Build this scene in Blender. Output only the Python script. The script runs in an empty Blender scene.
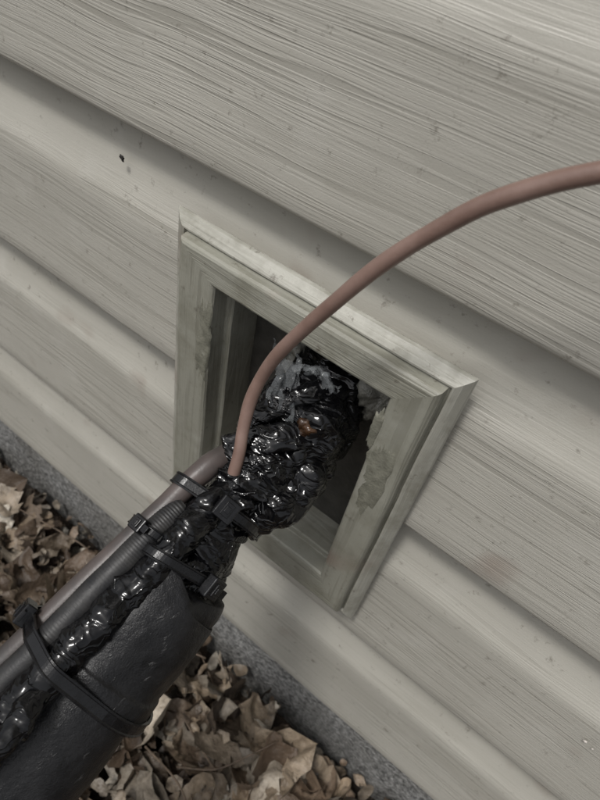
import bpy, math, random
from mathutils import Vector, Matrix, noise
random.seed(4)
sc=bpy.context.scene
sc.view_settings.view_transform='Standard'; sc.view_settings.look='None'; sc.view_settings.exposure=0
# ---------------------------------------------------------------- camera
Xc=Vector((0.7816,0.5267,-0.334)).normalized()
Zc=Vector((0.180,-0.683,-0.707)); Zc=(Zc-Xc*Zc.dot(Xc)).normalized()
Yc=Zc.cross(Xc)
right=Vector((Xc.x,Yc.x,Zc.x)); up=-Vector((Xc.y,Yc.y,Zc.y)); back=-Vector((Xc.z,Yc.z,Zc.z))
cam=bpy.data.cameras.new('camera'); co=bpy.data.objects.new('camera',cam); sc.collection.objects.link(co)
M=Matrix((right,up,back)).transposed().to_4x4(); M.translation=Vector((0,-0.2,0.68))
co.matrix_world=M; sc.camera=co
cam.sensor_fit='VERTICAL'; cam.sensor_height=32; cam.lens=23.6; cam.clip_start=.01; cam.clip_end=1000
cam.dof.use_dof=True; cam.dof.focus_distance=.26; cam.dof.aperture_fstop=16
# ---------------------------------------------------------------- light
w=bpy.data.worlds.new("World"); sc.world=w; w.use_nodes=True
nt=w.node_tree; bg=nt.nodes['Background']; bg.inputs[1].default_value=.13
AZ=math.radians(195); EL=math.radians(64)
sky=nt.nodes.new('ShaderNodeTexSky'); sky.sky_type='NISHITA'; sky.sun_disc=False
sky.sun_elevation=EL; sky.sun_rotation=AZ; sky.dust_density=4; sky.air_density=1.2
hs=nt.nodes.new('ShaderNodeHueSaturation'); hs.inputs['Saturation'].default_value=.2
nt.links.new(sky.outputs[0],hs.inputs['Color']); nt.links.new(hs.outputs[0],bg.inputs[0])
sl=bpy.data.lights.new('sun','SUN'); sl.energy=1.75; sl.angle=math.radians(10); sl.color=(1,.98,.95)
so=bpy.data.objects.new('sun',sl); sc.collection.objects.link(so)
d=Vector((math.sin(AZ)*math.cos(EL),math.cos(AZ)*math.cos(EL),math.sin(EL)))
so.rotation_euler=d.to_track_quat('Z','Y').to_euler()
# ---------------------------------------------------------------- helpers
def empty(name):
    o=bpy.data.objects.new(name,None); sc.collection.objects.link(o); o.empty_display_size=.05; return o
def mesh(name,vs,fs,mat,parent=None,smooth=True,attr=None):
    me=bpy.data.meshes.new(name); me.from_pydata([tuple(v) for v in vs],[],fs); me.update()
    if isinstance(mat,(list,tuple)):
        for m in mat: me.materials.append(m)
    else: me.materials.append(mat)
    if smooth: me.polygons.foreach_set('use_smooth',[True]*len(me.polygons))
    if attr:
        for k,vals in attr.items():
            if hasattr(vals[0],'__len__'):
                a=me.attributes.new(k,'FLOAT_COLOR','POINT')
                for i,v in enumerate(vals): a.data[i].color=(*v,1)
            else:
                a=me.attributes.new(k,'FLOAT','POINT')
                for i,v in enumerate(vals): a.data[i].value=v
    o=bpy.data.objects.new(name,me); sc.collection.objects.link(o)
    if parent: o.parent=parent
    return o
class NT:
    def __init__(s,name):
        s.m=bpy.data.materials.new(name); s.m.use_nodes=True; s.t=s.m.node_tree
        s.b=s.t.nodes['Principled BSDF']
    def n(s,typ,**k):
        x=s.t.nodes.new('ShaderNode'+typ)
        for a,v in k.items(): setattr(x,a,v)
        return x
    def l(s,a,b): s.t.links.new(a,b)
    def noise(s,vec,scale,detail=3,rough=.5,dist=0):
        x=s.n('TexNoise'); x.inputs['Scale'].default_value=scale; x.inputs['Detail'].default_value=detail
        x.inputs['Roughness'].default_value=rough; x.inputs['Distortion'].default_value=dist
        if vec: s.l(vec,x.inputs['Vector'])
        return x.outputs['Fac']
    def mapn(s,vec,scale,rot=(0,0,0)):
        x=s.n('Mapping'); x.inputs['Scale'].default_value=scale; x.inputs['Rotation'].default_value=rot; s.l(vec,x.inputs['Vector']); return x.outputs[0]
    def ramp(s,fac,stops):
        x=s.n('ValToRGB'); e=x.color_ramp.elements
        while len(e)<len(stops): e.new(.5)
        for i,(p,c) in enumerate(stops):
            e[i].position=p; e[i].color=(*c,1) if hasattr(c,'__len__') else (c,c,c,1)
        s.l(fac,x.inputs[0]); return x.outputs[0]
    def mix(s,f,a,b,bt='MIX'):
        x=s.n('Mix',data_type='RGBA',blend_type=bt)
        for i,v in ((0,f),(6,a),(7,b)):
            if hasattr(v,'links'): s.l(v,x.inputs[i])
            elif i==0: x.inputs[0].default_value=v
            else: x.inputs[i].default_value=(*v,1)
        return x.outputs[2]
    def math(s,op,a,b=0.):
        x=s.n('Math',operation=op)
        for i,v in enumerate((a,b)):
            if isinstance(v,(int,float)): x.inputs[i].default_value=v
            else: s.l(v,x.inputs[i])
        return x.outputs[0]
    def bump(s,h,dist,strength=1.,prev=None):
        x=s.n('Bump'); x.inputs['Distance'].default_value=dist; x.inputs['Strength'].default_value=strength
        s.l(h,x.inputs['Height'])
        if prev: s.l(prev,x.inputs['Normal'])
        return x.outputs[0]
    def geo(s): return s.n('NewGeometry').outputs['Position']
    def done(s,col=None,rough=None,norm=None,spec=None,**k):
        for key,v in (('Base Color',col),('Roughness',rough),('Normal',norm),('Specular IOR Level',spec)):
            if v is None: continue
            if isinstance(v,(int,float)): s.b.inputs[key].default_value=v
            elif isinstance(v,tuple): s.b.inputs[key].default_value=(*v,1)
            else: s.l(v,s.b.inputs[key])
        for kk,v in k.items(): s.b.inputs[kk.replace('_',' ')].default_value=v
        return s.m

def vinyl(name,axis,base,mask=True,dirt=.34,depth=.00027,stain=1.):
    T=NT(name); P=T.geo()
    if axis==0: s1=(11,130,400); s2=(4,80,170)
    else: s1=(400,130,11); s2=(170,80,4)
    wob=T.n('TexNoise'); wob.inputs['Scale'].default_value=10; wob.inputs['Detail'].default_value=1; T.l(P,wob.inputs['Vector'])
    ad=T.n('VectorMath',operation='MULTIPLY_ADD'); T.l(wob.outputs['Color'],ad.inputs[0]); ad.inputs[1].default_value=(.005,.005,.005); T.l(P,ad.inputs[2])
    V=ad.outputs[0]
    a=T.noise(T.mapn(V,s1),1,2,.5)
    b=T.noise(T.mapn(V,s2),1,1,.5)
    broad=T.noise(P,7,4,.6)
    amp=T.ramp(broad,[(.35,.35),(.65,1)])
    rid=T.ramp(a,[(.38,0),(.48,1),(.56,.35),(.66,.9)])
    h=T.math('ADD',T.math('MULTIPLY',rid,.8),T.math('MULTIPLY',b,.3))
    h=T.math('MULTIPLY',h,amp)
    groove=T.math('MULTIPLY',T.ramp(a,[(.38,1),(.45,0),(.56,.1),(.66,0)]),amp)
    if mask:
        mk=T.n('Attribute',attribute_name='grain').outputs['Fac']
        groove=T.math('MULTIPLY',groove,mk); h=T.math('MULTIPLY',h,mk)
    col=T.mix(T.ramp(broad,[(.3,0),(.7,1)]),tuple(v*.92 for v in base),tuple(v*1.06 for v in base))
    dark=(base[0]*.42,base[1]*.41,base[2]*.38)
    col=T.mix(T.math('MULTIPLY',groove,dirt),col,dark)
    st=T.ramp(T.noise(P,20,2,.5),[(.64,0),(.76,1)])
    col=T.mix(T.math('MULTIPLY',st,.45*stain),col,(.20,.14,.11))
    dst=T.ramp(T.noise(P,130,4,.75),[(.61,0),(.72,1)])
    col=T.mix(T.math('MULTIPLY',dst,.55*stain),col,(.10,.085,.065))
    film_=T.ramp(T.noise(T.mapn(P,(5,20,40)),1,4,.65),[(.5,0),(.75,1)])
    col=T.mix(T.math('MULTIPLY',film_,.3),col,(.22,.205,.165))
    if not mask:
        mt=T.ramp(T.noise(P,45,4,.7),[(.45,0),(.68,1)])
        col=T.mix(T.math('MULTIPLY',mt,.55),col,(.15,.143,.108))
    ch=T.ramp(T.noise(P,26,3,.6),[(.56,0),(.75,1)])
    col=T.mix(T.math('MULTIPLY',ch,.15),col,(.60,.59,.55))
    n=T.bump(h,depth,.9)
    n=T.bump(T.noise(P,1100,2,.6),.00008,1,n)
    rough=T.math('ADD',T.math('MULTIPLY',broad,.2),.34)
    return T.done(col,rough,n,.5)
m_side=vinyl('vinyl_siding_grain',0,(.405,.389,.343))
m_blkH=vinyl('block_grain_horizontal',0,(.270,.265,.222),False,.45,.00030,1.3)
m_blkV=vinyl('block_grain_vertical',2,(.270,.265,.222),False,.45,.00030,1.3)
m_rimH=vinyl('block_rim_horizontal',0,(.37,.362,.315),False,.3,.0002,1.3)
m_rimV=vinyl('block_rim_vertical',2,(.35,.342,.298),False,.3,.0002,1.3)

def simple(name,col1,col2,nscale,rough=(.5,.6),bumps=((300,.0003),),spec=.5,**k):
    T=NT(name); P=T.geo()
    f=T.noise(P,nscale,4,.6)
    c=T.mix(T.ramp(f,[(.35,0),(.65,1)]),col1,col2)
    n=None
    for s,dd in bumps: n=T.bump(T.noise(P,s,3,.6),dd,1,n)
    r=T.math('ADD',T.math('MULTIPLY',T.noise(P,nscale*2.3,2,.6),rough[1]-rough[0]),rough[0])
    return T.done(c,r,n,spec,**k)
T=NT('weathered_foam_insulation'); P=T.geo()
c=T.mix(T.ramp(T.noise(P,60,4,.6),[(.35,0),(.65,1)]),(.005,.005,.0055),(.014,.014,.015))
scf=T.ramp(T.noise(T.mapn(P,(160,45,160)),1,4,.75),[(.60,0),(.70,1)])
c=T.mix(T.math('MULTIPLY',scf,.6),c,(.12,.12,.12))
n=T.bump(T.noise(P,1500,2,.6),.0002,1); n=T.bump(T.noise(P,180,3,.6),.0006,1,n); n=T.bump(scf,.0004,1,n)
m_foam=T.done(c,T.math('ADD',T.math('MULTIPLY',T.noise(P,120,3,.6),.35),.22),n,.33)
m_plastic=simple('black_nylon',(.004,.004,.0045),(.008,.008,.009),200,(.20,.32),((900,.00008),),.38)
m_ribbed=simple('ribbed_conduit_plastic',(.013,.013,.014),(.030,.029,.028),120,(.4,.55),((900,.0001),),.4)
m_cable=simple('grey_cable_jacket',(.045,.040,.038),(.095,.073,.066),30,(.35,.5),((700,.0001),))
m_pink=simple('brown_wire_jacket',(.170,.108,.087),(.228,.152,.126),50,(.28,.42),((500,.0001),(90,.0002)))
m_amber=simple('amber_foam_glimpse',(.020,.009,.004),(.065,.032,.015),200,(.12,.3),((500,.0004),))
m_seal=simple('grey_sealant',(.10,.097,.084),(.20,.195,.168),120,(.12,.45),((260,.0010),(900,.0003)))
m_smear=simple('dried_sealant_smear',(.14,.138,.110),(.21,.205,.165),160,(.16,.4),((220,.0006),(900,.0002)))
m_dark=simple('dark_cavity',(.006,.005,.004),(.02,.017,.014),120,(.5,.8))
m_soil=simple('soil',(.022,.016,.011),(.06,.043,.03),9,(.8,.95),((60,.01),(300,.004)))
m_back=simple('block_backplate',(.030,.028,.025),(.065,.062,.054),60,(.35,.6),((300,.0004),))  # darkened for dirt, with the shade inside the opening painted into the colour
m_chip=simple('pale_chip',(.55,.5,.46),(.7,.66,.6),300)
def tape(name,gloss,bs,sc1,spec=.5):
    T=NT(name); P=T.geo()
    v=T.noise(T.mapn(P,sc1,(.4,.3,.9)),1,2,.5,.8)
    rid=T.ramp(v,[(.3,0),(.46,.6),(.5,1),(.56,.55),(.75,0)])
    n=T.bump(rid,bs,1)
    dust=T.ramp(T.noise(P,110,4,.75),[(.60,0),(.75,1)])
    c=T.mix(T.math('MULTIPLY',dust,.12),(.003,.003,.0035),(.04,.04,.04))
    r=T.math('ADD',T.math('MULTIPLY',dust,.2),gloss)
    return T.done(c,r,n,spec)
m_tape=tape('glossy_black_tape',.06,.0009,(55,85,160),.42)
m_tape2=tape('black_tape_wrap',.13,.0005,(60,90,180),.36)
T=NT('clear_crinkled_film'); P=T.geo()
T.done((.35,.37,.38),.07,T.bump(T.noise(P,200,2,.6),.0012,1),.8)
T.b.inputs['Alpha'].default_value=.20
m_film=T.m
T=NT('foundation_concrete'); P=T.geo()
c=T.mix(T.ramp(T.noise(P,200,4,.75),[(.38,0),(.62,1)]),(.09,.09,.087),(.38,.375,.36))
c=T.mix(T.math('MULTIPLY',T.ramp(T.noise(P,12,3,.6),[(.4,0),(.7,1)]),.5),c,(.12,.11,.09))
n=T.bump(T.noise(P,190,4,.7),.006,1)
m_conc=T.done(c,.9,n,.3)
T=NT('dead_leaves'); at=T.n('Attribute',attribute_name='leafcol'); P=T.geo()
sp=T.ramp(T.noise(P,110,4,.7),[(.42,0),(.72,1)])
c=T.mix(T.math('MULTIPLY',sp,.6),at.outputs['Color'],(.05,.034,.021))
n=T.bump(T.noise(P,170,3,.6),.0022,1)
m_leaf=T.done(c,.52,n,.5)
m_peb=simple('grey_gravel',(.07,.064,.055),(.21,.195,.17),70,(.8,.95),((400,.001),),.3)
# ---------------------------------------------------------------- block / opening extents
bx0,bx1,bz0,bz1=-.1945,-.0272,.3120,.5320
KL,KR,KT,KB=1.30,1.0,.84,1.5
# ---------------------------------------------------------------- house wall
house=empty('house_wall')
E=.1335; Z0=.1555; DP=.0128
prof=[(.0010,DP+.008,0),(-.0006,.006,0),(-.0012,.0008,0),(-.0004,-.0003,.3),(.0014,-.0009,.8)]
N=10
for i in range(1,N+1):
    t=i/N; prof.append((.0014+t*.084,-.0009+.0032*t+(.0005*math.sin(t*math.pi)),1.))
zk,yk=prof[-1][0],prof[-1][1]
for i in range(1,13):
    t=i/12; prof.append((zk+t*(E-.001-zk), yk+(DP-yk)*(1-(1-t)**1.9), max(.15,1-2.2*t)))
prof.append((E+.004,DP+.0015,.1))
vs=[];fs=[];gr=[]
xs=[]
NX=90
for i in range(NX+1):
    t=i/NX*2-1; xs.append((abs(t)**2.2)*(1 if t>0 else -1)*3.1-.05)
xs=sorted([x for x in xs if min(abs(x-(bx0+.016)),abs(x-(bx1-.016)))>.004]+[bx0+.016,bx1-.016])
NX=len(xs)-1
ncourse=20
for k in range(ncourse):
    base=len(vs); jit=random.uniform(-.0005,.0005)
    for i,x in enumerate(xs):
        wob=noise.noise(Vector((x*1.3,k*7.1,0)))*.0012
        wob2=noise.noise(Vector((x*2.0,k*3.3,5)))*.0007
        for (pz,py,g) in prof:
            vs.append((x,py+wob*(1 if py<DP*.8 else 0),Z0+k*E+pz+wob2*(0 if pz>zk else 1)+jit)); gr.append(g)
    n_=len(prof)
    for i in range(NX):
        xm=(xs[i]+xs[i+1])/2
        for j in range(n_-1):
            zm=Z0+k*E+(prof[j][0]+prof[j+1][0])/2
            if bx0+.015<xm<bx1-.015 and bz0+.018<zm<bz1-.016: continue
            a=base+i*n_+j; fs.append((a,a+n_,a+n_+1,a+1))
mesh('vinyl_siding',vs,fs,m_side,house,attr={'grain':gr})
def box(name,lo,hi,mat,parent,bev=0):
    x0,y0,z0=lo;x1,y1,z1=hi
    o=mesh(name,[(x0,y0,z0),(x1,y0,z0),(x1,y1,z0),(x0,y1,z0),(x0,y0,z1),(x1,y0,z1),(x1,y1,z1),(x0,y1,z1)],
      [(0,3,2,1),(4,5,6,7),(0,1,5,4),(1,2,6,5),(2,3,7,6),(3,0,4,7)],mat,parent,False)
    if bev:
        b=o.modifiers.new('b','BEVEL'); b.width=bev; b.segments=3
    return o
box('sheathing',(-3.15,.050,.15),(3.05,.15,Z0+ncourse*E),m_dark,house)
box('starter_strip',(-3.15,DP+.002,Z0-.002),(3.05,.049,Z0+.0035),m_back,house)
vs=[];fs=[];nx=320;nz=18
for i in range(nx+1):
    t=i/nx*2-1; x=(abs(t)**2)*(1 if t>0 else -1)*3.1-.05
    for j in range(nz+1):
        z=-.2+.352*j/nz
        y=.019+noise.noise(Vector((x*25,z*25,0)))*.003+noise.noise(Vector((x*90,z*90,3)))*.002
        vs.append((x,y,z))
for i in range(nx):
    for j in range(nz):
        a=i*(nz+1)+j; fs.append((a,a+nz+1,a+nz+2,a+1))
mesh('concrete_foundation',vs,fs,m_conc,house)
# ---------------------------------------------------------------- mounting block
blk=empty('siding_mounting_block')
RB=.016
rings=[(.0170,.016),(.0130,.003),(.0015,-.0030),(.0002,-.0038),(0,-.0045),(.0006,-.0062),(.0035,-.0092),(.0060,-.0110),(.0070,-.0110),(.0076,-.0095),(.0084,-.0102),(.0088,-.0150),(.0098,-.0165),(.0112,-.0171),(.0262,-.0176),(.0274,-.0171),(.0280,-.0160),(.0283,-.0065),(.0285,-.0060),(.0308,-.0058),(.0314,-.0050),(.0318,RB)]
SEG=24
vs=[];fs=[];mi=[]
def ringpts(ins):
    a,b,c,d_=bx0+ins*KL,bx1-ins*KR,bz0+ins*KB,bz1-ins*KT
    cs=[(a,c),(b,c),(b,d_),(a,d_)]; out=[]
    for q in range(4):
        p,r=cs[q],cs[(q+1)%4]
        for s in range(SEG):
            t=s/SEG; out.append((p[0]+(r[0]-p[0])*t,p[1]+(r[1]-p[1])*t))
    return out
for ri,(ins,y) in enumerate(rings):
    for (x,z) in ringpts(ins):
        k=noise.noise(Vector((x*30,z*30,ins*100)))*.0003+noise.noise(Vector((x*200,z*200,ins*100)))*.00015
        vs.append((x+k,y+k,z+k))
n_=4*SEG
for r in range(len(rings)-1):
    for s in range(n_):
        a=r*n_+s;b=r*n_+(s+1)%n_
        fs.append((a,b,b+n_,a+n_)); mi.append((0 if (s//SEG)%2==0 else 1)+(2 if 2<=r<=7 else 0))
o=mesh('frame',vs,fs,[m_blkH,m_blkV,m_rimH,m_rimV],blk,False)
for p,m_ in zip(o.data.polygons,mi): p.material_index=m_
hx,hz,hr=-.0890,.484,.026
vs=[];fs=[];K=48
ax0,ax1,az0,az1=bx0+.0318*KL,bx1-.0318*KR,bz0+.0318*KB,bz1-.0318*KT
for i in range(K):
    a=2*math.pi*i/K; vs.append((hx+hr*math.cos(a),RB,hz+hr*math.sin(a)))
for i in range(K):
    a=2*math.pi*i/K; dx,dz=math.cos(a),math.sin(a)
    vs.append((max(ax0-.004,min(ax1+.004,hx+dx*.4)),RB,max(az0-.004,min(az1+.004,hz+dz*.4))))
for i in range(K): vs.append((vs[i][0],.048,vs[i][2]))
for i in range(K):
    j=(i+1)%K; fs.append((i,j,K+j,K+i)); fs.append((i,2*K+i,2*K+j,j))
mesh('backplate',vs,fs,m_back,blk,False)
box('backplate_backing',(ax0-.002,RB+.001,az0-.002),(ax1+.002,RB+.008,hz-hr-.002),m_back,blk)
def smear(name,cx,cz,wx,wz,y,mat,seed,th=.0012,parent=blk):
    vs=[];fs=[];K=44;Rn=10
    for r in range(Rn+1):
        for i in range(K):
            a=2*math.pi*i/K; rr=r/Rn
            k=1+.45*noise.noise(Vector((math.cos(a)*1.6,math.sin(a)*1.6,seed)))+.3*noise.noise(Vector((math.cos(a)*5,math.sin(a)*5,seed)))
            x=cx+wx*rr*k*math.cos(a); z=cz+wz*rr*k*math.sin(a)
            h=th*(1-rr**6)*(1+.8*noise.noise(Vector((x*150,z*150,seed))))
            vs.append((x,y-h if r<Rn else y+.0005,z))
    for r in range(Rn):
        for i in range(K):
            a=r*K+i;b=r*K+(i+1)%K; fs.append((a,b,b+K,a+K))
    return mesh(name,vs,fs,mat,parent)
smear('sealant_smear_a',-.1620,.470,.0052,.030,-.0173,m_smear,1,.0006)
smear('sealant_smear_b',-.0475,.460,.0068,.031,-.0174,m_smear,7,.0004)
smear('sealant_smear_c',-.0560,.489,.0028,.012,-.0172,m_smear,3,.0005)
# ---------------------------------------------------------------- bundle frame
A=Vector((-.094,0,.4725)); B=Vector((-.095,-.175,.388))
D=(B-A)/.175
ax=D.normalized(); e1=Vector((-1,0,0)); e1=(e1-ax*e1.dot(ax)).normalized(); e2=e1.cross(ax)
if e2.z<0: e2=-e2
def L(s,a=0,b=0): return A+D*s+e1*a+e2*b
def cr(pts,sub):
    out=[];n=len(pts)
    for i in range(n-1):
        p0=pts[max(i-1,0)];p1=pts[i];p2=pts[i+1];p3=pts[min(i+2,n-1)]
        for s in range(sub):
            t=s/sub; out.append([.5*((2*b)+(-a+c)*t+(2*a-5*b+4*c-d_)*t*t+(-a+3*b-3*c+d_)*t**3) for a,b,c,d_ in zip(p0,p1,p2,p3)])
    out.append(list(pts[-1])); return out
def tube(name,pts,mat,parent,sub=8,K=20,disp=None,caps=True):
    P=cr([(*p,r) for p,r in pts],sub); vs=[];fs=[]
    prev=None; arc=0
    for i,p in enumerate(P):
        q=Vector(P[min(i+1,len(P)-1)][:3])-Vector(P[max(i-1,0)][:3]); q.normalize()
        if i: arc+=(Vector(p[:3])-Vector(P[i-1][:3])).length
        if prev is None:
            u=Vector((0,0,1)) if abs(q.z)<.9 else Vector((1,0,0)); u=(u-q*u.dot(q)).normalized()
        else: u=(prev-q*prev.dot(q)).normalized()
        prev=u; v=q.cross(u); c=Vector(p[:3])
        for k in range(K):
            a=2*math.pi*k/K; dr=u*math.cos(a)+v*math.sin(a); r=p[3]
            if disp: r+=disp(arc,a,c+dr*r)
            vs.append(c+dr*r)
    for i in range(len(P)-1):
        for k in range(K):
            a=i*K+k;b=i*K+(k+1)%K; fs.append((a,b,b+K,a+K))
    if caps:
        fs.append(tuple(range(K))[::-1]); fs.append(tuple((len(P)-1)*K+k for k in range(K)))
    return mesh(name,vs,fs,mat,parent)
# ---------------------------------------------------------------- insulated pipe
pipe=empty('insulated_pipe')
def dfoam(t,a,p): return noise.noise(p*45)*.0011+noise.noise(p*200)*.0003
tube('foam_insulation',[(L(.140),.0275),(L(.155),.0290),(L(.2),.0295),(L(.26,0,-.004),.0295),(L(.31,0,-.03),.0295),(L(.335,0,-.09),.0295),(L(.34,0,-.2),.0295),(Vector((-.08,-.34,-.05)),.0295)],m_foam,pipe,12,64,dfoam)
tube('foam_sleeve',[(L(.1025,-.001,-.001),.020),(L(.1030,-.001,-.001),.0255),(L(.1045,-.001,-.001),.0285),(L(.108),.0298),(L(.118),.0302),(L(.132),.0304),(L(.1420),.0306),(L(.1450),.0318),(L(.1520),.0318),(L(.1535),.0300)],m_foam,pipe,10,72,lambda t,a,p:noise.noise(p*60)*.0012+noise.noise(p*220)*.0003)
# ---------------------------------------------------------------- tape wrap
tp=empty('electrical_tape_wrap')
def ridged(p): return 1-abs(noise.noise(p))*2
def wrapdisp(pitch,step,lowa,lowf,ra,skew=1.,ph=0.,irr=.25,cr2=0.):
    def f(t,a,p):
        n1=noise.noise(p*45)+.5*noise.noise(p*110)
        phs=(t/pitch+a/(2*math.pi)*skew+ph+n1*irr)
        fr=phs%1.0
        saw=(fr/.95 if fr<.95 else (1-fr)/.05)
        al=a*skew*2.0-t*50; ac=phs*6
        rid=ridged(Vector((al*.45,ac*.7,int(phs)*3.3)))
        r2=ridged(p*70+Vector((n1*1.5,3,1))) if cr2 else 0
        r3=ridged(p*170+Vector((n1*1.5,7,1))) if cr2 else 0
        return noise.noise(p*lowf)*lowa+noise.noise(p*lowf*2.2+Vector((4,4,4)))*lowa*.35+step*saw+ra*(rid-.6)+cr2*(r2-.6)+cr2*.3*(r3-.6)
    return f
tube('glossy_mass',[(L(-.025,-.004,-.002),.016),(L(-.010,-.003),.0185),(L(.004,-.001),.0208),(L(.018,-.001),.0228),(L(.033,-.002),.0228),(L(.048,-.004),.021),(L(.060,-.005),.018),(L(.07,-.003,0),.014)],m_tape,tp,24,190,wrapdisp(.024,.0014,.0095,45,.0012,1,0,.6,.0013))
tube('tape_core',[(L(.052,.002),.014),(L(.07,.001),.0165),(L(.085),.018),(L(.10),.020),(L(.112,0,.002),.020),(L(.125,0,.004),.019)],m_tape2,tp,22,120,wrapdisp(.016,.0013,.004,50,.0008,-1,0,.5,.0007))
tube('tape_lump',[(L(.026,-.017,-.004),.006),(L(.040,-.0195,0),.0105),(L(.056,-.0185,.001),.0110),(L(.067,-.015,0),.005)],m_tape,tp,14,90,wrapdisp(.016,.001,.004,65,.0006,1,0,.5,.0009))
tube('tape_fold_over_hole',[(L(-.006,-.012,.010),.004),(L(.010,-.004,.020),.006),(L(.026,.006,.0215),.0062),(L(.042,.012,.018),.005)],m_tape,tp,14,60,wrapdisp(.013,.0006,.003,70,.0006,1,.4,.5,.0008))
tube('twisted_tape_strand',[(L(.050,.000,.012),.006),(L(.068,.000,.0175),.0072),(L(.09,.000,.0225),.0078),(L(.115,.000,.0275),.0074),(L(.14,.001,.0325),.0068),(L(.165,.003,.0350),.0070),(L(.19,.008,.0350),.0072),(L(.22,.014,.033),.0070),(L(.27,.018,.029),.007)],m_tape2,tp,20,90,wrapdisp(.015,.0012,.0022,75,.0004,1,0,.4,.0004))
tube('tape_loop',[(L(.155,-.002,.036),.0045),(L(.168,-.005,.042),.0052),(L(.182,-.004,.045),.0055),(L(.198,.001,.043),.0050),(L(.21,.006,.038),.0045)],m_tape2,tp,16,40,wrapdisp(.018,.001,.0015,90,.0003,1,.2,.3,.0003))
def strip(name,pts,wdt,mat,parent,nrm):
    P=cr([tuple(p) for p in pts],10); vs=[];fs=[]
    for i,p in enumerate(P):
        c=Vector(p); t=(Vector(P[min(i+1,len(P)-1)])-Vector(P[max(i-1,0)])).normalized(); b=t.cross(nrm).normalized()
        for j in range(9):
            s=j/8*2-1
            vs.append(c+b*(wdt/2*s)+nrm*(.0022*noise.noise(c*170+Vector((s*3,0,0)))-.0010*s*s))
    for i in range(len(P)-1):
        for j in range(8):
            a=i*9+j; fs.append((a,a+1,a+10,a+9))
    o=mesh(name,vs,fs,mat,parent); m=o.modifiers.new('s','SOLIDIFY'); m.thickness=.0003; return o
strip('loose_strip_a',[L(.060,-.012,.017),L(.068,-.006,.0215),L(.078,.000,.024),L(.088,.008,.0265)],.009,m_tape2,tp,e2)
strip('loose_strip_b',[L(.090,-.016,.012),L(.100,-.010,.020),L(.110,-.003,.027),L(.118,.004,.0335)],.010,m_tape2,tp,(e2-e1*.5).normalized())
strip('loose_strip_c',[L(.020,-.018,.014),L(.030,-.010,.0235),L(.040,.000,.0255),L(.052,.012,.0225)],.014,m_tape,tp,(e2-e1*.2).normalized())
strip('loose_strip_d',[L(.050,-.024,.006),L(.052,-.016,.0165),L(.058,-.006,.0215),L(.064,.004,.0225)],.013,m_tape,tp,(e2-e1*.4).normalized())
# ---------------------------------------------------------------- cables
gc=empty('grey_cable')
tube('jacket',[(L(.03,.008,.012),.005),(L(.05,.011,.016),.0052),(L(.0625,.0130,.0215),.0054),(L(.09,.0165,.0215),.0055),(L(.12,.0200,.0220),.0056),(L(.15,.0230,.0235),.0056),(L(.19,.0275,.023),.0056),(L(.26,.033,.02),.0056),(L(.36,.036,0),.0056),(L(.40,.036,-.1),.0056),(Vector((-.13,-.36,-.05)),.0056)],m_cable,gc,12,28,lambda t,a,p:noise.noise(p*70)*.0004)
cc=empty('ribbed_conduit')
tube('ribbed_tube',[(L(.080,.009,.021),.0045),(L(.084,.0095,.0225),.0058),(L(.10,.0105,.0265),.0060),(L(.125,.0115,.0300),.0060),(L(.15,.0130,.0315),.0060),(L(.19,.018,.0305),.0060),(L(.26,.025,.026),.0060),(L(.36,.025,.0),.0060)],m_ribbed,cc,60,32,lambda t,a,p:.00010*math.sin(t*4600)+noise.noise(p*80)*.0003)
tube('ribbed_tube_drop',[(L(.36,.025,.0),.0060),(L(.40,.026,-.1),.006),(Vector((-.115,-.365,-.05)),.006)],m_ribbed,cc,8,24)
# ---------------------------------------------------------------- wire
pw=empty('brown_wire')
wp=[(-.0930,-.074,.440),(-.0945,-.0690,.4570),(-.0968,-.0622,.4732),(-.1003,-.0569,.4827),(-.1025,-.0514,.4960),(-.1013,-.0472,.5092),(-.0960,-.0456,.5250),(-.0870,-.0444,.5434),(-.0777,-.0431,.5608),(-.0697,-.0417,.5752),(-.0618,-.0403,.5875),(-.0529,-.0398,.5994),(-.0442,-.0393,.6100),(-.0358,-.0388,.6179),(-.0279,-.0380,.6242),(-.0198,-.0370,.6295),(-.0110,-.0358,.6348),(.006,-.034,.644),(.06,-.026,.664),(.14,-.014,.674),(.28,-.005,.678),(.6,-.004,.68),(2.9,-.004,.70)]
tube('jacket',[(Vector(p),.0029) for p in wp],m_pink,pw,10,28,lambda t,a,p:noise.noise(p*60)*.0002)
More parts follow.
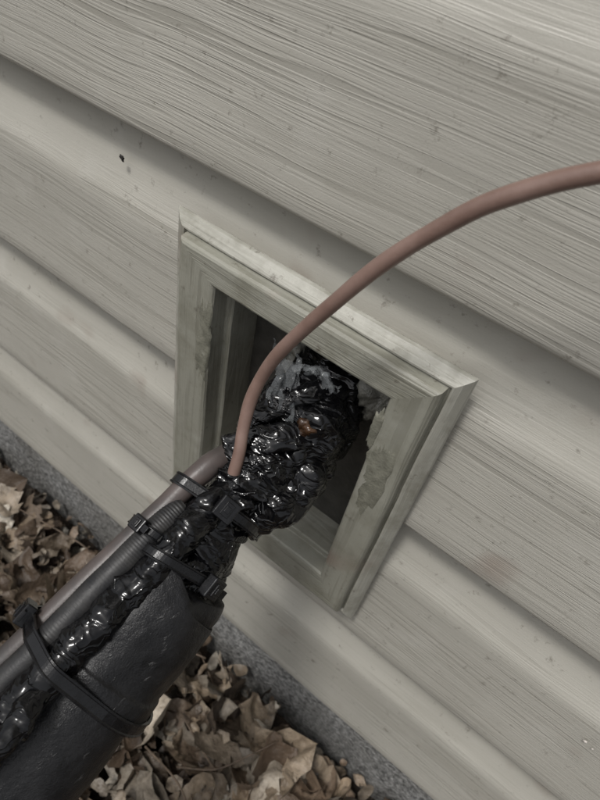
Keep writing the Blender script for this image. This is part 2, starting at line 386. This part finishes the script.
# ---------------------------------------------------------------- zip ties
def hull(pts):
    pts=sorted(set(pts))
    def half(ps):
        h=[]
        for p in ps:
            while len(h)>1 and (h[-1][0]-h[-2][0])*(p[1]-h[-2][1])-(h[-1][1]-h[-2][1])*(p[0]-h[-2][0])<=0: h.pop()
            h.append(p)
        return h
    a=half(pts);b=half(pts[::-1]); return a[:-1]+b[:-1]
def ziptie(s,circs,wd,headang,tilt=0,tail=.02,hs=1.,lift=0):
    z=empty('zip_tie')
    pts=[]
    for (a,b,r) in circs:
        for i in range(40):
            t=2*math.pi*i/40; pts.append((round(a+r*math.cos(t),6),round(b+r*math.sin(t),6)))
    H=hull(pts); n=len(H)
    cx=sum(p[0] for p in H)/n; cy=sum(p[1] for p in H)/n
    def pos(p,off,ds):
        dx,dy=p[0]-cx,p[1]-cy; l=math.hypot(dx,dy)
        return L(s+ds+tilt*(p[0]-cx),p[0]+dx/l*off,p[1]+dy/l*off)
    vs=[];fs=[]
    sec=[(0,-.5),(.0012,-.5),(.0014,-.38),(.0010,-.3),(.0010,.3),(.0014,.38),(.0012,.5),(0,.5)]
    for p in H:
        for off,dw in sec: vs.append(pos(p,off,dw*wd))
    m_=len(sec)
    for i in range(n):
        for j in range(m_):
            a=i*m_+j;b=i*m_+(j+1)%m_;c=((i+1)%n)*m_+(j+1)%m_;d_=((i+1)%n)*m_+j
            fs.append((a,b,c,d_))
    mesh('band',vs,fs,m_plastic,z,False)
    best=min(H,key=lambda p:abs((math.atan2(p[1]-cy,p[0]-cx)-headang+math.pi)%(2*math.pi)-math.pi))
    c=pos(best,.0022+lift,0)
    rad=(e1*(best[0]-cx)+e2*(best[1]-cy)).normalized(); tan=ax.cross(rad).normalized()
    def bx(name,c,u,v,w_,hu,hv,hw,bev):
        vs=[c+u*(hu*i)+v*(hv*j)+w_*(hw*k) for k in(-1,1) for j in(-1,1) for i in(-1,1)]
        o=mesh(name,vs,[(0,2,3,1),(4,5,7,6),(0,1,5,4),(1,3,7,5),(3,2,6,7),(2,0,4,6)],m_plastic,z,False)
        b=o.modifiers.new('b','BEVEL'); b.width=bev; b.segments=3
        return o
    hw=wd*.85*hs
    bx('head',c,ax,tan,rad,hw,wd*.8*hs,.0026,.0007)
    bx('head_lip',c+rad*.0026,ax,tan,rad,hw*.62,wd*.35*hs,.0008,.0003)
    bx('pawl',c+rad*.0034,ax,tan,rad,hw*.30,wd*.20*hs,.0006,.0002)
    if tail>0:
        bx('tail',c+rad*(.0016)+tan*(-(wd*.75+tail/2)),ax,(tan-rad*.12).normalized(),rad,wd*.42,tail/2,.0006,.0002)
    return z
ziptie(.071,[(0.0,.003,.0192),(.0145,.0215,.0064)],.0050,math.radians(120),.10,.0,1.2,.003)
ziptie(.095,[(.0172,.0215,.0060),(.0105,.0255,.0066)],.0040,math.radians(80),.1,.003)
ziptie(.099,[(0,.004,.0222),(.000,.0240,.0092)],.0045,math.radians(158),.15,.005,1.25,.001)
ziptie(.1485,[(0,0,.0322),(.0230,.0235,.0064),(.0130,.0318,.0068),(.001,.0335,.0082)],.0055,math.radians(42),-.12,.003)
# ---------------------------------------------------------------- sealant in the recess
sv=empty('wall_sealant')
def lump(name,c,rx,ry,rz,mat,parent,amp,f,seed=0,K=40):
    vs=[];fs=[]
    for i in range(K+1):
        th=math.pi*i/K
        for j in range(2*K):
            ph=math.pi*j/K
            dr=Vector((math.sin(th)*math.cos(ph),math.cos(th),math.sin(th)*math.sin(ph)))
            g=1+amp*noise.noise(dr*f+Vector((seed,0,0)))+amp*.4*noise.noise(dr*f*3+Vector((seed,0,0)))
            vs.append(Vector(c)+Vector((dr.x*rx,dr.y*ry,dr.z*rz))*g)
    for i in range(K):
        for j in range(2*K):
            a=i*2*K+j;b=i*2*K+(j+1)%(2*K); fs.append((a,b,b+2*K,a+2*K))
    if parent is None: return vs,fs
    return mesh(name,vs,fs,mat,parent)
lump('putty_side',(-.062,RB-.003,.489),.015,.015,.022,m_seal,sv,.6,2.4,1)
lump('putty_low',(-.118,RB,.470),.012,.006,.020,m_seal,sv,.6,2.4,9)
lump('amber_glimpse',L(.022,-.011,.0190),.0070,.0060,.006,m_amber,sv,.35,2.0,3,24)
def film(name,c,u,v,su,sv_,seed,amp):
    vs=[];fs=[];K=34
    for i in range(K+1):
        for j in range(K+1):
            a=i/K*2-1;b=j/K*2-1
            k=1-.25*abs(noise.noise(Vector((a*3,b*3,seed))))
            p=c+u*(a*su*k)+v*(b*sv_*k)
            nrm=u.cross(v).normalized()
            p+=nrm*(amp*noise.noise(Vector((a*2.0,b*2.0,seed)))+amp*.3*ridged(Vector((a*4,b*3,seed+3)))-amp*1.2*(a*a+b*b)*.5)
            vs.append(p)
    for i in range(K):
        for j in range(K):
            if noise.noise(Vector((i*.1,j*.1,seed+9)))+( (i/K*2-1)**4+(j/K*2-1)**4)*.5>.42: continue
            a=i*(K+1)+j; fs.append((a,a+1,a+K+2,a+K+1))
    return mesh(name,vs,fs,m_film,sv)
film('clear_film_a',L(.012,.008,.028),(e1*.8+e2*.4).normalized(),(ax*.8-e1*.5).normalized(),.010,.018,2,.006)
film('clear_film_b',L(.002,-.003,.026),(e1+e2*.1).normalized(),(ax*.3+e2).normalized(),.011,.010,5,.006)
# ---------------------------------------------------------------- specks on the wall
wd_=empty('dirt_specks')
for nm,c,r,m in (('speck_a',(-.2475,.0045,.533),.0012,m_dark),('speck_a2',(-.2468,.0045,.5315),.0007,m_dark),('speck_b',(-.247,.0005,.303),.0009,m_dark),('speck_c',(.052,.0008,.532),.0009,m_dark),('speck_d',(-.05,.0005,.60),.0006,m_dark),('chip_a',(.110,.0004,.357),.0008,m_chip),('chip_b',(.115,.0004,.3555),.0005,m_chip)):
    lump(nm,c,r*1.3,r*.5,r,m,wd_,.9,3,r*9000,10)
# ---------------------------------------------------------------- ground + leaves
vs=[];fs=[];R=[-150,-40,-12,-5,-3]+[-2+.1*i for i in range(41)]+[3,5,12,40,150]
for x in R:
    for y in R:
        z=noise.noise(Vector((x*2,y*2,0)))*.02+noise.noise(Vector((x*9,y*9,0)))*.008 if abs(x)<3 and abs(y)<3 else 0
        vs.append((x,y,z))
n_=len(R)
for i in range(n_-1):
    for j in range(n_-1):
        a=i*n_+j; fs.append((a,a+n_,a+n_+1,a+1))
mesh('ground',vs,fs,m_soil)
vs=[];fs=[];lc=[]
pal=[(.40,.33,.25),(.33,.26,.185),(.48,.415,.33),(.23,.17,.12),(.13,.09,.06),(.34,.26,.18),(.54,.49,.41),(.09,.063,.043),(.29,.25,.20),(.17,.13,.095),(.20,.145,.10)]
def leaf(c,R3,size,col,seed,small=False):
    b=len(vs); nu,nv=(5,3) if small else (14,8)
    asp=random.uniform(.42,.8); lob=random.choice([0,0,.2,.3]); curl=random.uniform(-2.2,3.0); bend=random.uniform(-1.6,2.2); fr=random.uniform(3,5); cr_=random.uniform(.12,.36)
    for i in range(nu+1):
        t=i/nu
        for j in range(nv+1):
            s=j/nv*2-1
            wdt=asp*.5*(math.sin(math.pi*t**.8)**.8 if 0<t<1 else 0)*(1+lob*math.sin(t*fr*2*math.pi)+.25*noise.noise(Vector((t*7,s,seed))))+.006
            x=(t-.5); y=s*wdt
            zz=curl*y*y+bend*x*x*.6+abs(s)*.03
            zz+=cr_*noise.noise(Vector((x*4,y*5,seed)))+cr_*.3*noise.noise(Vector((x*10,y*10,seed)))
            vs.append(c+R3@Vector((x*size*(1-.1*abs(bend)*abs(x)),y*(1-.25*abs(curl)*abs(y))*size,zz*size*.8)))
            k=.85+.4*noise.noise(Vector((x*3,y*3,seed+5)))-(.15 if j==nv//2 else 0)
            lc.append(tuple(v*k for v in col))
    for i in range(nu):
        for j in range(nv):
            a=b+i*(nv+1)+j; fs.append((a,a+nv+1,a+nv+2,a+1))
def rrot(s): return Matrix.Rotation(random.uniform(0,6.28),3,'Z')@Matrix.Rotation(random.gauss(0,s),3,'X')@Matrix.Rotation(random.gauss(0,s),3,'Y')
for k in range(1500):
    x=random.gauss(-.2,.5); y=-abs(random.gauss(0,.34))
    if k<700: x=random.uniform(-.55,.25); y=random.uniform(-.35,.0)
    size=random.uniform(.03,.095)
    if y>-size*.4: y=-size*.4
    z=random.uniform(.0,.050)+.012*math.exp(-abs(y)/.10)
    f=random.uniform(.4,1.1)
    leaf(Vector((x,y,z)),rrot(.6),size,tuple(v*f for v in random.choice(pal)),k*.37)
for k in range(3200):
    x=random.uniform(-.55,.3); y=random.uniform(-.4,.012); z=random.uniform(.015,.055)
    f=random.uniform(.4,1.1)
    leaf(Vector((x,y,z)),rrot(.7),random.uniform(.006,.024),tuple(v*f for v in random.choice(pal)),k*.77,True)
ll=empty('leaf_litter')
mesh('leaves',vs,fs,m_leaf,ll,attr={'leafcol':lc})
m_twig=simple('twig_bark',(.05,.035,.022),(.16,.115,.08),60,(.6,.8))
for k in range(60):
    c=Vector((random.uniform(-.5,.25),random.uniform(-.3,-.02),random.uniform(.04,.08))); a=random.uniform(0,6.28); ln=random.uniform(.02,.07)
    dv=Vector((math.cos(a),math.sin(a),random.uniform(-.2,.2)))*ln; sd=Vector((-math.sin(a),math.cos(a),.3))*ln*random.uniform(-.25,.25)
    tube('twig',[(c-dv,.0010),(c-dv*.3+sd,.0009),(c+dv*.3+sd*.7,.0008),(c+dv,.0004)],m_twig,ll,4,6)
GV=[];GF=[]
for k in range(50):
    x=random.uniform(-.6,.35); r=random.uniform(.002,.006)
    a_,b_=lump('stone',(x,random.uniform(-.03,.006),.030+random.uniform(0,.018)),r,r*.8,r*.7,m_peb,None,.6,1.7,k*1.3,8)
    o_=len(GV); GV+=a_; GF+=[tuple(i+o_ for i in f) for f in b_]
mesh('gravel',GV,GF,m_peb)
